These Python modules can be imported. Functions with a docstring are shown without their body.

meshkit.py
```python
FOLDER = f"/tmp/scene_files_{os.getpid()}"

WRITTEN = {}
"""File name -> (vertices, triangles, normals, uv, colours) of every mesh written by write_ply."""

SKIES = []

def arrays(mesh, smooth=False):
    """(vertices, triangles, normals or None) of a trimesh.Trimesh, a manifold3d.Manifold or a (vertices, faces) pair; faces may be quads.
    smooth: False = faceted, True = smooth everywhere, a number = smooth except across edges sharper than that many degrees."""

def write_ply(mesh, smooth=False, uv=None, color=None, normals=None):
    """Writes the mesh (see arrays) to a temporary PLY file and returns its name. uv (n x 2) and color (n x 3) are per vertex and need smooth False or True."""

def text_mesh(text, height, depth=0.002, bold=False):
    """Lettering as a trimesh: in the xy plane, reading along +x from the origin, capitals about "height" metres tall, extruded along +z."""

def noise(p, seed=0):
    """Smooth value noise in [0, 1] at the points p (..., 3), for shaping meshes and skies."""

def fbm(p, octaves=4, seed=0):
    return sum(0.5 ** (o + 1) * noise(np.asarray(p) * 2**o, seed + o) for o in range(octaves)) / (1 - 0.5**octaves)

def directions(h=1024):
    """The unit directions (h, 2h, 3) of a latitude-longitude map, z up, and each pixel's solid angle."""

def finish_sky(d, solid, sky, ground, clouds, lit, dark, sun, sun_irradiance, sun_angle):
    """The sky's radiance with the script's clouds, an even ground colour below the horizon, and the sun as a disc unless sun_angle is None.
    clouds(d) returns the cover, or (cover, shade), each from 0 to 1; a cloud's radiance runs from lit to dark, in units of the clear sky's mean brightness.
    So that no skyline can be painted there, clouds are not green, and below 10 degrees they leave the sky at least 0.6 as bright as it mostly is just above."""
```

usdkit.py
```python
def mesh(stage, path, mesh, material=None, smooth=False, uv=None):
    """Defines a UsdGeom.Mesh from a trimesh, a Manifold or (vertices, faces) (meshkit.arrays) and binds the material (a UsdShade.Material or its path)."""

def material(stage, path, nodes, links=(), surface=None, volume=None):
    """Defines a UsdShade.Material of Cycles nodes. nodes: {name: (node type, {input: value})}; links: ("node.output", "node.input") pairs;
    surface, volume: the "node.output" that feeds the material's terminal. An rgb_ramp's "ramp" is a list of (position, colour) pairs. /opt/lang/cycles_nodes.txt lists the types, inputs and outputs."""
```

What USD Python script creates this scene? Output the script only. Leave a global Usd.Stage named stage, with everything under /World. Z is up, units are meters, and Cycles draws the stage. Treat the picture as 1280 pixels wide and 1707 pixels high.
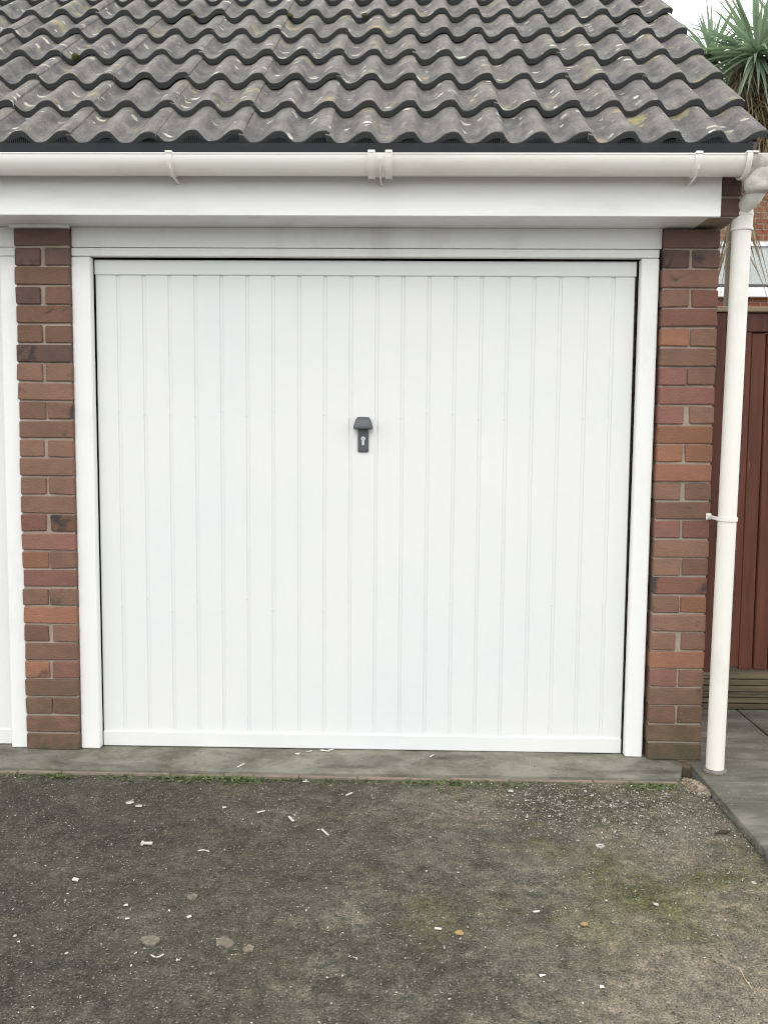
import math, random
import numpy as np, trimesh
import usdkit, meshkit
from pxr import Usd, UsdGeom, UsdLux, UsdShade, Gf, Sdf

rng = np.random.default_rng(7)
random.seed(7)
stage = Usd.Stage.CreateInMemory()
UsdGeom.SetStageUpAxis(stage, UsdGeom.Tokens.z)
UsdGeom.SetStageMetersPerUnit(stage, 1.0)
UsdGeom.Xform.Define(stage, '/World')
UsdGeom.Scope.Define(stage, '/World/Looks')

# ------------------------------------------------------------------ camera
cam = UsdGeom.Camera.Define(stage, '/World/camera')
Rr, Fw, Up = (0.99971, 0.022706, 0.008006), (-0.021952, 0.996205, -0.084223), (-0.009888, 0.084023, 0.996415)
cam.AddTransformOp().Set(Gf.Matrix4d(*Rr, 0, *Up, 0, *(-c for c in Fw), 0, 1.23131, -3.59784, 1.28682, 1))
cam.CreateHorizontalApertureAttr(36.0)
cam.CreateVerticalApertureAttr(36.0 * 1024 / 767)
cam.CreateFocalLengthAttr(36.0 * 1499.05 / 1280)
cam.CreateClippingRangeAttr(Gf.Vec2f(0.05, 2000))
cam.CreateExposureAttr(-0.56)

# ------------------------------------------------------------------ sky and sun (bright overcast, light from in front and a little to the left)
SUN_EL, SUN_AZ = math.radians(36), math.radians(188)          # azimuth from +y towards +x
sky_nodes = {
    'tc': ('texture_coordinate', {}),
    'sky': ('sky_texture', {'sky_type': 'single_scattering', 'sun_disc': False, 'sun_elevation': SUN_EL, 'sun_rotation': SUN_AZ}),
    'n': ('noise_texture', {'scale': 2.2, 'detail': 4.0, 'roughness': 0.55}),
    'r': ('rgb_ramp', {'ramp': [(0.3, (20.5, 20.9, 21.4)), (0.7, (24.0, 24.1, 24.2))]}),
    'm': ('mix', {'fac': 0.96}),
    'bg': ('background_shader', {'strength': 0.12}),
}
sky_mat = usdkit.material(stage, '/World/Looks/sky_look', sky_nodes,
                          [('tc.generated', 'n.vector'), ('n.fac', 'r.fac'), ('sky.color', 'm.color1'), ('r.color', 'm.color2'), ('m.color', 'bg.color')], surface='bg.background')
dome = UsdLux.DomeLight.Define(stage, '/World/sky')
UsdShade.MaterialBindingAPI.Apply(dome.GetPrim()).Bind(sky_mat)
dome.GetPrim().SetCustomDataByKey('kind', 'structure')
sun = UsdLux.DistantLight.Define(stage, '/World/sun')
sun.CreateIntensityAttr(0.24)
sun.CreateAngleAttr(25.0)
sun.CreateColorAttr(Gf.Vec3f(1.0, 0.965, 0.92))
sun.GetPrim().CreateAttribute('inputs:normalize', Sdf.ValueTypeNames.Bool).Set(True)
sun.AddRotateXYZOp().Set(Gf.Vec3f(90 - math.degrees(SUN_EL), 0, 180 - math.degrees(SUN_AZ)))

# ------------------------------------------------------------------ helpers
used = {}
def path(parent, name):
    k = (parent, name); n = used.get(k, 0); used[k] = n + 1
    return f'{parent}/{name}' + (f'_{n:03d}' if n else '')
def tag(prim, label=None, cat=None, group=None, kind=None):
    for k, v in (('label', label), ('category', cat), ('group', group), ('kind', kind)):
        if v: prim.SetCustomDataByKey(k, v)
def add(parent, name, mesh, mat, smooth=False, label=None, cat=None, group=None, kind=None):
    p = path(parent, name)
    m = usdkit.mesh(stage, p, mesh, LK[mat], smooth=smooth)
    tag(m.GetPrim(), label, cat, group, kind)
    return p
def thing(name, label, cat, group=None, loc=(0, 0, 0)):
    p = path('/World', name)
    x = UsdGeom.Xform.Define(stage, p)
    if any(loc): x.AddTranslateOp().Set(Gf.Vec3d(*loc))
    tag(x.GetPrim(), label, cat, group)
    return p
cat_ = trimesh.util.concatenate
def box(x0, x1, y0, y1, z0, z1):
    b = trimesh.creation.box(extents=(x1 - x0, y1 - y0, z1 - z0)); b.apply_translation(((x0 + x1) / 2, (y0 + y1) / 2, (z0 + z1) / 2)); return b
def cbox(x0, x1, y0, y1, z0, z1, c=0.002, jit=0.0):
    """box with chamfered edges, optionally a little irregular"""
    P = []
    for sx in (0, 1):
        for sy in (0, 1):
            for sz in (0, 1):
                q = np.array([x1 if sx else x0, y1 if sy else y0, z1 if sz else z0], float)
                q += rng.normal(0, 1, 3) * jit
                s = np.array([1 - 2 * sx, 1 - 2 * sy, 1 - 2 * sz]) * c
                for k in range(3):
                    d = s.copy(); d[k] = 0
                    P.append(q + d)
    return trimesh.convex.convex_hull(np.array(P))
def sweep(pts, rad, n=20, cap=True, arc=(0, 2 * math.pi)):
    """round tube along pts; rad a number or one per point"""
    pts = np.asarray(pts, float); rad = np.broadcast_to(rad, len(pts))
    t = np.gradient(pts, axis=0); t /= np.linalg.norm(t, axis=1, keepdims=True)
    ref = np.array([1.0, 0, 0]) if abs(t[0][0]) < 0.9 else np.array([0, 0, 1.0])
    V = []
    for p, tt, r in zip(pts, t, rad):
        u = ref - tt * (ref @ tt); u /= np.linalg.norm(u); w = np.cross(tt, u)
        a = np.linspace(0, 2 * math.pi, n, endpoint=False)
        V.append(p + r * (np.cos(a)[:, None] * u + np.sin(a)[:, None] * w))
    V = np.array(V); m = len(pts); F = []
    for i in range(m - 1):
        for j in range(n):
            k = (j + 1) % n
            F += [[i * n + j, i * n + k, (i + 1) * n + k], [i * n + j, (i + 1) * n + k, (i + 1) * n + j]]
    V = V.reshape(-1, 3)
    if cap:
        V = np.vstack([V, pts[0], pts[-1]]); a, b = m * n, m * n + 1
        for j in range(n):
            k = (j + 1) % n
            F += [[a, k, j], [b, (m - 1) * n + j, (m - 1) * n + k]]
    return trimesh.Trimesh(V, F, process=False)
def prism_x(poly, x0, x1):
    """closed (y, z) outline extruded from x0 to x1 (outline may be concave, star-shaped strips are not needed: earcut)"""
    from shapely.geometry import Polygon
    e = trimesh.creation.extrude_polygon(Polygon(poly), x1 - x0, engine='earcut')
    v = np.array(e.vertices); e.vertices = np.c_[v[:, 2] + x0, v[:, 0], v[:, 1]]
    e.fix_normals(); return e

# ------------------------------------------------------------------ materials
LK = {}
def mat(name, nodes, links, surface='p.BSDF'):
    LK[name] = usdkit.material(stage, '/World/Looks/' + name, nodes, links, surface=surface)
def ramp(*s): return ('rgb_ramp', {'ramp': list(s)})
def painted(name, col, dirt, rough=0.42, scale=3.0, lo=0.55, hi=0.85, bump=0.15, stretch=(1, 1, 1), spec=0.5):
    """paint or plastic: even colour, soft broad grime, faint unevenness"""
    mat(name, {'g': ('geometry', {}), 'map': ('mapping', {'scale': stretch}), 'n': ('noise_texture', {'scale': scale, 'detail': 5.0, 'roughness': 0.62}),
               'r': ramp((lo, (0, 0, 0)), (hi, (1, 1, 1))), 'm': ('mix', {'color1': col, 'color2': dirt}),
               'n2': ('noise_texture', {'scale': 38.0, 'detail': 4.0}), 'b': ('bump', {'strength': bump, 'distance': 0.002}),
               'rr': ('map_range', {'from_min': 0.3, 'from_max': 0.7, 'to_min': rough - 0.07, 'to_max': rough + 0.1}),
               'p': ('principled_bsdf', {'specular_ior_level': spec})},
        [('g.position', 'map.vector'), ('map.vector', 'n.vector'), ('g.position', 'n2.vector'), ('n.fac', 'r.fac'), ('r.color', 'm.fac'), ('m.color', 'p.base_color'),
         ('n2.fac', 'b.height'), ('b.normal', 'p.normal'), ('n.fac', 'rr.value'), ('rr.result', 'p.roughness')])
painted('door_paint', (0.745, 0.75, 0.735), (0.685, 0.715, 0.72), rough=0.36, scale=1.3, lo=0.42, hi=0.75, bump=0.05)
painted('joinery_paint', (0.80, 0.805, 0.79), (0.66, 0.66, 0.63), rough=0.4, scale=5.0, lo=0.55, hi=0.8, bump=0.35, stretch=(1, 1, 0.35))
painted('fascia_paint', (0.84, 0.84, 0.825), (0.66, 0.66, 0.64), rough=0.42, scale=4.5, lo=0.52, hi=0.85, bump=0.2, stretch=(0.3, 1, 1.6))
painted('gutter_plastic', (0.76, 0.75, 0.70), (0.56, 0.54, 0.47), rough=0.33, scale=6.0, lo=0.5, hi=0.85, bump=0.06, stretch=(0.3, 1, 1))
painted('pipe_plastic', (0.76, 0.745, 0.69), (0.52, 0.49, 0.40), rough=0.34, scale=5.0, lo=0.55, hi=0.9, bump=0.06, stretch=(1, 1, 0.4))
painted('dirty_plastic', (0.62, 0.605, 0.54), (0.20, 0.19, 0.14), rough=0.5, scale=14.0, lo=0.45, hi=0.75, bump=0.2)
painted('black_plastic', (0.075, 0.082, 0.092), (0.10, 0.108, 0.118), rough=0.38, scale=20, bump=0.1)
painted('dark_felt', (0.030, 0.032, 0.035), (0.05, 0.05, 0.048), rough=0.9, scale=20, bump=0.3, spec=0.2)
painted('house_white', (0.80, 0.82, 0.82), (0.7, 0.71, 0.70), rough=0.4)
painted('house_render', (0.30, 0.30, 0.30), (0.22, 0.22, 0.22), rough=0.9)
painted('offcut_white', (0.58, 0.57, 0.52), (0.45, 0.43, 0.37), rough=0.5, scale=60)
painted('pale_stone', (0.50, 0.48, 0.43), (0.33, 0.31, 0.27), rough=0.85, scale=60, lo=.4, hi=.65)
painted('tan_stone', (0.215, 0.175, 0.128), (0.11, 0.098, 0.075), rough=0.95, scale=70, lo=.38, hi=.62, bump=0.9)
painted('orange_leaf', (0.36, 0.22, 0.08), (0.22, 0.14, 0.06), rough=0.6, scale=80)
painted('twig_bark', (0.045, 0.030, 0.022), (0.08, 0.055, 0.04), rough=0.9, scale=60)
painted('straw', (0.42, 0.35, 0.2), (0.3, 0.25, 0.15), rough=0.8, scale=60)
painted('cement', (0.20, 0.19, 0.175), (0.11, 0.105, 0.095), rough=0.95, scale=25, lo=0.4, hi=0.7, bump=0.8)
mat('lock_steel', {'p': ('principled_bsdf', {'base_color': (0.62, 0.63, 0.64), 'metallic': 0.9, 'roughness': 0.35})}, [])

def brick_mat(name, a, b, dark, dark_amt=0.62):
    mat(name, {'g': ('geometry', {}), 'oi': ('object_info', {}), 'n': ('noise_texture', {'scale': 13.0, 'detail': 6.0, 'roughness': 0.62}),
               'r': ramp((0.36, a), (0.66, b)), 'n2': ('noise_texture', {'scale': 9.0, 'detail': 3.0, 'roughness': 0.6, 'distortion': 0.6}),
               'r2': ramp((dark_amt, (0, 0, 0)), (dark_amt + 0.13, (1, 1, 1))), 'm': ('mix', {'color2': dark}),
               'off': ('vector_math', {'math_type': 'add'}), 'sc': ('vector_math', {'math_type': 'scale', 'scale': 13.7}), 'cx': ('combine_xyz', {}),
               'v': ('voronoi_texture', {'scale': 150.0}), 'rv': ramp((0.1, (0.45, 0.45, 0.45)), (0.3, (1, 1, 1))),
               'nz': ('noise_texture', {'scale': 120.0, 'detail': 4.0, 'roughness': 0.7}), 'sp': ramp((0.68, (0, 0, 0)), (0.75, (0.8, 0.8, 0.8))),
               'm3': ('mix', {'color2': (0.28, 0.22, 0.17)}),
               # moss and soil splash near the ground
               'sep': ('separate_xyz', {}), 'mr': ('map_range', {'from_min': 0.0, 'from_max': 0.38, 'to_min': 0.95, 'to_max': 0.0, 'clamp': True}),
               'mm': ('math', {'math_type': 'multiply'}), 'rm': ramp((0.35, (0.5, 0.5, 0.5)), (0.58, (1, 1, 1))), 'm4': ('mix', {'color2': (0.078, 0.072, 0.045)}),
               'hs': ('hsv', {}), 'mv': ('map_range', {'from_min': 0, 'from_max': 1, 'to_min': 0.82, 'to_max': 1.18}),
               'b': ('bump', {'strength': 0.6, 'distance': 0.003}), 'ad': ('math', {'math_type': 'add'}),
               'p': ('principled_bsdf', {'roughness': 0.9, 'specular_ior_level': 0.25})},
        [('oi.random', 'cx.x'), ('oi.random', 'cx.z'), ('cx.vector', 'sc.vector1'), ('sc.vector', 'off.vector1'), ('g.position', 'off.vector2'),
         ('off.vector', 'n.vector'), ('off.vector', 'n2.vector'), ('off.vector', 'v.vector'), ('off.vector', 'nz.vector'), ('n.fac', 'r.fac'), ('n2.fac', 'r2.fac'),
         ('r.color', 'm.color1'), ('r2.color', 'm.fac'), ('m.color', 'm3.color1'), ('nz.fac', 'sp.fac'), ('sp.color', 'm3.fac'),
         ('oi.random', 'mv.value'), ('mv.result', 'hs.value'), ('m3.color', 'hs.color'),
         ('g.position', 'sep.vector'), ('sep.z', 'mr.value'), ('n.fac', 'rm.fac'), ('rm.color', 'mm.value1'), ('mr.result', 'mm.value2'), ('mm.value', 'm4.fac'), ('hs.color', 'm4.color1'),
         ('m4.color', 'p.base_color'), ('v.distance', 'ad.value1'), ('nz.fac', 'ad.value2'), ('ad.value', 'b.height'), ('b.normal', 'p.normal')])
brick_mat('brick_red', (0.235, 0.112, 0.086), (0.195, 0.102, 0.08), (0.085, 0.055, 0.05))
brick_mat('brick_orange', (0.285, 0.138, 0.085), (0.24, 0.122, 0.08), (0.10, 0.06, 0.05))
brick_mat('brick_brown', (0.215, 0.122, 0.086), (0.175, 0.106, 0.076), (0.08, 0.06, 0.05))
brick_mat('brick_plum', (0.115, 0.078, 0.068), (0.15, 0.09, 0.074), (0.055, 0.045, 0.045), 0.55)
brick_mat('brick_mixed', (0.19, 0.088, 0.062), (0.16, 0.092, 0.066), (0.05, 0.046, 0.045), 0.5)
def grainy(name, a, b, scale, bump=0.8, fine=260.0, rough=0.95):
    mat(name, {'g': ('geometry', {}), 'n': ('noise_texture', {'scale': scale, 'detail': 6.0, 'roughness': 0.65}), 'r': ramp((0.35, a), (0.65, b)),
               'nz': ('noise_texture', {'scale': fine, 'detail': 3.0, 'roughness': 0.7}), 'b': ('bump', {'strength': bump, 'distance': 0.003}),
               'p': ('principled_bsdf', {'roughness': rough, 'specular_ior_level': 0.25})},
        [('g.position', 'n.vector'), ('g.position', 'nz.vector'), ('n.fac', 'r.fac'), ('r.color', 'p.base_color'), ('nz.fac', 'b.height'), ('b.normal', 'p.normal')])
grainy('mortar', (0.29, 0.24, 0.19), (0.40, 0.335, 0.27), 9.0)
mat('grit_stone', {'g': ('geometry', {}), 'v': ('voronoi_texture', {'scale': 75.0}), 'sv': ('separate_color', {}), 'r': ramp((0.0, (0.035, 0.033, 0.028)), (0.35, (0.09, 0.084, 0.068)), (0.75, (0.17, 0.158, 0.13)), (0.93, (0.27, 0.255, 0.215)), (0.97, (0.5, 0.48, 0.43)), (1.0, (0.7, 0.69, 0.63))), 'p': ('principled_bsdf', {'roughness': 0.9, 'specular_ior_level': 0.25})},
    [('g.position', 'v.vector'), ('v.color', 'sv.color'), ('sv.r', 'r.fac'), ('r.color', 'p.base_color')])
mat('pale_grit', {'g': ('geometry', {}), 'v': ('voronoi_texture', {'scale': 70.0}), 'sv': ('separate_color', {}), 'r': ramp((0.0, (0.06, 0.055, 0.045)), (0.35, (0.15, 0.14, 0.115)), (0.7, (0.29, 0.275, 0.235)), (1.0, (0.55, 0.535, 0.48))), 'p': ('principled_bsdf', {'roughness': 0.9, 'specular_ior_level': 0.25})},
    [('g.position', 'v.vector'), ('v.color', 'sv.color'), ('sv.r', 'r.fac'), ('r.color', 'p.base_color')])
grainy('moss_green', (0.035, 0.05, 0.014), (0.075, 0.085, 0.026), 30.0)
mat('sand_grit', {'g': ('geometry', {}), 'v': ('voronoi_texture', {'scale': 90.0}), 'sv': ('separate_color', {}), 'r': ramp((0.0, (0.17, 0.135, 0.09)), (0.6, (0.34, 0.28, 0.20)), (1.0, (0.5, 0.44, 0.34))), 'p': ('principled_bsdf', {'roughness': 0.9})},
    [('g.position', 'v.vector'), ('v.color', 'sv.color'), ('sv.r', 'r.fac'), ('r.color', 'p.base_color')])
grainy('sand', (0.26, 0.20, 0.13), (0.36, 0.29, 0.20), 60.0, fine=400)
grainy('edge_mortar', (0.27, 0.21, 0.165), (0.18, 0.16, 0.125), 14.0)

# roof tile: weathered grey concrete, round pale lichen, a little yellow lichen in places
mat('tile_concrete', {
    'g': ('geometry', {}), 'oi': ('object_info', {}), 'cx': ('combine_xyz', {}), 'sc': ('vector_math', {'math_type': 'scale', 'scale': 9.3}), 'off': ('vector_math', {'math_type': 'add'}),
    'n': ('noise_texture', {'scale': 10.0, 'detail': 8.0, 'roughness': 0.72}), 'r': ramp((0.28, (0.070, 0.069, 0.069)), (0.45, (0.138, 0.132, 0.125)), (0.57, (0.20, 0.188, 0.172)), (0.74, (0.30, 0.27, 0.228))),
    'nf': ('noise_texture', {'scale': 240.0, 'detail': 3.0, 'roughness': 0.7}), 'rf': ramp((0.35, (0.6, 0.6, 0.6)), (0.7, (1.25, 1.25, 1.25))), 'mf': ('mix', {'mix_type': 'multiply', 'fac': 1.0}),
    # lichen discs
    'dn': ('noise_texture', {'scale': 30.0, 'detail': 5.0, 'roughness': 0.7}), 'ds': ('vector_math', {'math_type': 'scale', 'scale': 0.05}), 'da': ('vector_math', {'math_type': 'add'}),
    'px': ('separate_xyz', {}), 'p1': ('math', {'math_type': 'subtract', 'value2': 1.243 - 0.012}), 'p2': ('math', {'math_type': 'multiply', 'value2': 2 * math.pi / 0.1535}), 'p3': ('math', {'math_type': 'cosine'}), 'p4': ('math', {'math_type': 'multiply_add', 'value2': 0.16}), 'rc': ramp((0.44, (0, 0, 0)), (0.70, (0.6, 0.6, 0.6))), 'mc': ('mix', {'color2': (0.225, 0.20, 0.172)}),
    'st': ('mapping', {'scale': (26, 5, 5)}), 'nst': ('noise_texture', {'scale': 1.6, 'detail': 6.0, 'roughness': 0.7}), 'rst': ramp((0.3, (0.62, 0.63, 0.65)), (0.55, (1, 1, 1)), (0.72, (1.3, 1.27, 1.22))), 'mst': ('mix', {'mix_type': 'multiply', 'fac': 1.0}),
    'mpv': ('mapping', {'scale': (0.62, 1.0, 1.0)}), 'v': ('voronoi_texture', {'scale': 22.0, 'randomness': 1.0}), 'sv': ('separate_color', {}), 'th': ('map_range', {'from_min': 0.15, 'from_max': 1.0, 'to_min': 0.0, 'to_max': 0.37}),
    'nrm': ('separate_xyz', {}), 'rn': ('map_range', {'from_min': 0.0, 'from_max': -0.25, 'to_min': 0.0, 'to_max': 1.0, 'clamp': True}), 'm9': ('mix', {'color2': (0.045, 0.048, 0.049)}),  # down-facing tile noses: grime plus their shade, both put into the colour
    'df': ('math', {'math_type': 'subtract'}), 'rl': ramp((0.50, (0, 0, 0)), (0.56, (1, 1, 1))), 'ad5': ('math', {'math_type': 'add', 'value2': 0.5}),
    'pn': ('noise_texture', {'scale': 7.0, 'detail': 4.0}), 'rp': ramp((0.40, (0.0, 0.0, 0.0)), (0.50, (0.55, 0.55, 0.55)), (0.62, (1, 1, 1))), 'ml': ('math', {'math_type': 'multiply'}),
    'm1': ('mix', {'color2': (0.58, 0.56, 0.47)}),
    'yn': ('noise_texture', {'scale': 5.2, 'detail': 6.0, 'roughness': 0.7}), 'ry': ramp((0.585, (0, 0, 0)), (0.68, (0.8, 0.8, 0.8))), 'm2': ('mix', {'color2': (0.34, 0.29, 0.13)}),
    'b': ('bump', {'strength': 0.6, 'distance': 0.003}), 'p': ('principled_bsdf', {'roughness': 0.72, 'specular_ior_level': 0.4})},
    [('oi.random', 'cx.x'), ('oi.random', 'cx.y'), ('cx.vector', 'sc.vector1'), ('sc.vector', 'off.vector1'), ('g.position', 'off.vector2'),
     ('off.vector', 'n.vector'), ('off.vector', 'nf.vector'), ('n.fac', 'r.fac'), ('nf.fac', 'rf.fac'), ('g.position', 'px.vector'), ('px.x', 'p1.value1'), ('p1.value', 'p2.value1'), ('p2.value', 'p3.value1'), ('p3.value', 'p4.value1'), ('n.fac', 'p4.value3'), ('p4.value', 'rc.fac'), ('rc.color', 'mc.fac'), ('r.color', 'mc.color1'),
     ('off.vector', 'st.vector'), ('st.vector', 'nst.vector'), ('nst.fac', 'rst.fac'), ('mc.color', 'mst.color1'), ('rst.color', 'mst.color2'), ('mst.color', 'mf.color1'), ('rf.color', 'mf.color2'),
     ('off.vector', 'dn.vector'), ('dn.color', 'ds.vector1'), ('ds.vector', 'da.vector1'), ('off.vector', 'da.vector2'), ('da.vector', 'mpv.vector'), ('mpv.vector', 'v.vector'), ('v.color', 'sv.color'),
     ('sv.r', 'th.value'), ('th.result', 'df.value1'), ('v.distance', 'df.value2'), ('df.value', 'ad5.value1'), ('ad5.value', 'rl.fac'),
     ('g.position', 'pn.vector'), ('pn.fac', 'rp.fac'), ('rl.color', 'ml.value1'), ('rp.color', 'ml.value2'), ('ml.value', 'm1.fac'), ('mf.color', 'm1.color1'),
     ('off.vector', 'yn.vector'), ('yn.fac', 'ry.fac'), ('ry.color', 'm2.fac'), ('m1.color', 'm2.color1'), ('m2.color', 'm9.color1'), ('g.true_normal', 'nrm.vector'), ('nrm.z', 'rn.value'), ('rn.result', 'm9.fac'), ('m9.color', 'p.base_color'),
     ('nf.fac', 'b.height'), ('b.normal', 'p.normal')])

# driveway: old tarmac, dark binder, pale chippings, mossy and worn patches
tn = {
    'g': ('geometry', {}), 'sep': ('separate_xyz', {}),
    'n': ('noise_texture', {'scale': 2.1, 'detail': 9.0, 'roughness': 0.7}), 'r': ramp((0.28, (0.050, 0.049, 0.040)), (0.42, (0.072, 0.067, 0.051)), (0.55, (0.088, 0.085, 0.064)), (0.70, (0.14, 0.126, 0.097))),
    'nf': ('noise_texture', {'scale': 170.0, 'detail': 4.0, 'roughness': 0.75}), 'rf': ramp((0.28, (0.25, 0.25, 0.25)), (0.5, (1, 1, 1)), (0.62, (1.6, 1.58, 1.55)), (0.75, (2.8, 2.7, 2.6))), 'mf': ('mix', {'mix_type': 'multiply', 'fac': 1.0}),
    'xr': ('map_range', {'from_min': 0.3, 'from_max': 2.3, 'to_min': -0.06, 'to_max': 0.14, 'clamp': True}),
    'ax': ('math', {'math_type': 'add'}), 'ng': ('noise_texture', {'scale': 24.0, 'detail': 6.0, 'roughness': 0.7}), 'rg': ramp((0.33, (0.62, 0.62, 0.62)), (0.5, (1, 1, 1)), (0.68, (1.55, 1.5, 1.42))), 'mg': ('mix', {'mix_type': 'multiply', 'fac': 1.0}),
    # moss
    'nm': ('noise_texture', {'scale': 2.9, 'detail': 9.0, 'roughness': 0.78}), 'am': ('math', {'math_type': 'add'}), 'rm': ramp((0.56, (0, 0, 0)), (0.76, (0.8, 0.8, 0.8))), 'm1': ('mix', {'color2': (0.105, 0.105, 0.04)}),
    # worn tan
    'mpw': ('mapping', {'location': (3.1, 7.7, 0)}), 'nw': ('noise_texture', {'scale': 4.2, 'detail': 9.0, 'roughness': 0.78}), 'aw': ('math', {'math_type': 'add'}), 'rw': ramp((0.56, (0, 0, 0)), (0.76, (0.75, 0.75, 0.75))), 'm2': ('mix', {'color2': (0.225, 0.192, 0.150)}),
    # pale chippings
    'v': ('voronoi_texture', {'scale': 115.0}), 'sv': ('separate_color', {}), 'rv': ramp((0.60, (0, 0, 0)), (0.62, (1, 1, 1))), 'rd': ramp((0.2, (1, 1, 1)), (0.36, (0, 0, 0))), 'ml': ('math', {'math_type': 'multiply'}),
    'chip': ramp((0.0, (0.11, 0.105, 0.088)), (0.6, (0.19, 0.18, 0.155)), (0.95, (0.30, 0.29, 0.255)), (1.0, (0.55, 0.55, 0.5))), 'm3': ('mix', {}),
    'b': ('bump', {'strength': 1.0, 'distance': 0.006}), 'p': ('principled_bsdf', {'roughness': 0.93, 'specular_ior_level': 0.22})}
tl = [('g.position', 'sep.vector'), ('g.position', 'n.vector'), ('g.position', 'nf.vector'), ('n.fac', 'ax.value1'), ('xr.result', 'ax.value2'), ('ax.value', 'r.fac'), ('nf.fac', 'rf.fac'), ('r.color', 'm1.color1'), ('rf.color', 'mf.color2'),
     ('sep.x', 'xr.value'), ('g.position', 'nm.vector'), ('nm.fac', 'am.value1'), ('am.value', 'rm.fac'), ('rm.color', 'm1.fac'), ('g.position', 'ng.vector'), ('ng.fac', 'rg.fac'), ('mf.color', 'mg.color1'), ('rg.color', 'mg.color2'),
     ('g.position', 'mpw.vector'), ('mpw.vector', 'nw.vector'), ('nw.fac', 'aw.value1'), ('aw.value', 'rw.fac'), ('rw.color', 'm2.fac'), ('m1.color', 'm2.color1'),
     ('g.position', 'v.vector'), ('v.color', 'sv.color'), ('sv.r', 'rv.fac'), ('v.distance', 'rd.fac'), ('rv.color', 'ml.value1'), ('rd.color', 'ml.value2'), ('ml.value', 'm3.fac'),
     ('sv.g', 'chip.fac'), ('m2.color', 'mf.color1'), ('mg.color', 'm3.color1'), ('chip.color', 'm3.color2'), ('m3.color', 'p.base_color'), ('nf.fac', 'b.height'), ('b.normal', 'p.normal')]
def spots_in(prefix, spots, target, base):
    prev = base
    for k, (x, y, r, amt) in enumerate(spots):
        tn[f'{prefix}d{k}'] = ('vector_math', {'math_type': 'distance', 'vector2': (x, y, -0.02)})
        tn[f'{prefix}r{k}'] = ('map_range', {'range_type': 'smoothstep', 'from_min': 0.2 * r, 'from_max': 1.5 * r, 'to_min': amt, 'to_max': 0.0, 'clamp': True})
        tn[f'{prefix}a{k}'] = ('math', {'math_type': 'add'})
        tl.extend([('g.position', f'{prefix}d{k}.vector1'), (f'{prefix}d{k}.value', f'{prefix}r{k}.value'), (f'{prefix}r{k}.result', f'{prefix}a{k}.value1'), (prev, f'{prefix}a{k}.value2')])
        prev = f'{prefix}a{k}.value'
    tl.append((prev, target))
spots_in('w', [(0.82, -0.60, 0.12, 0.14), (1.42, -0.50, 0.17, 0.17), (1.30, -0.46, 0.10, 0.12), (1.98, -1.52, 0.30, 0.18), (2.2, -1.45, 0.25, 0.06), (1.55, -1.15, 0.2, 0.07), (2.15, -0.70, 0.2, 0.08), (1.05, -1.45, 0.2, 0.07), (1.05, -0.66, 0.12, 0.08)], 'aw.value2', 'xr.result')
spots_in('m', [(2.0, -1.14, 0.24, 0.15), (2.25, -1.2, 0.2, 0.10), (1.7, -1.3, 0.2, 0.06), (0.65, -0.36, 0.14, 0.12), (1.5, -0.33, 0.16, 0.10), (2.1, -0.31, 0.14, 0.12), (0.9, -1.6, 0.25, 0.07), (0.3, -0.36, 0.15, 0.06)], 'am.value2', 'xr.result')
mat('tarmac', tn, tl)
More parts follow.
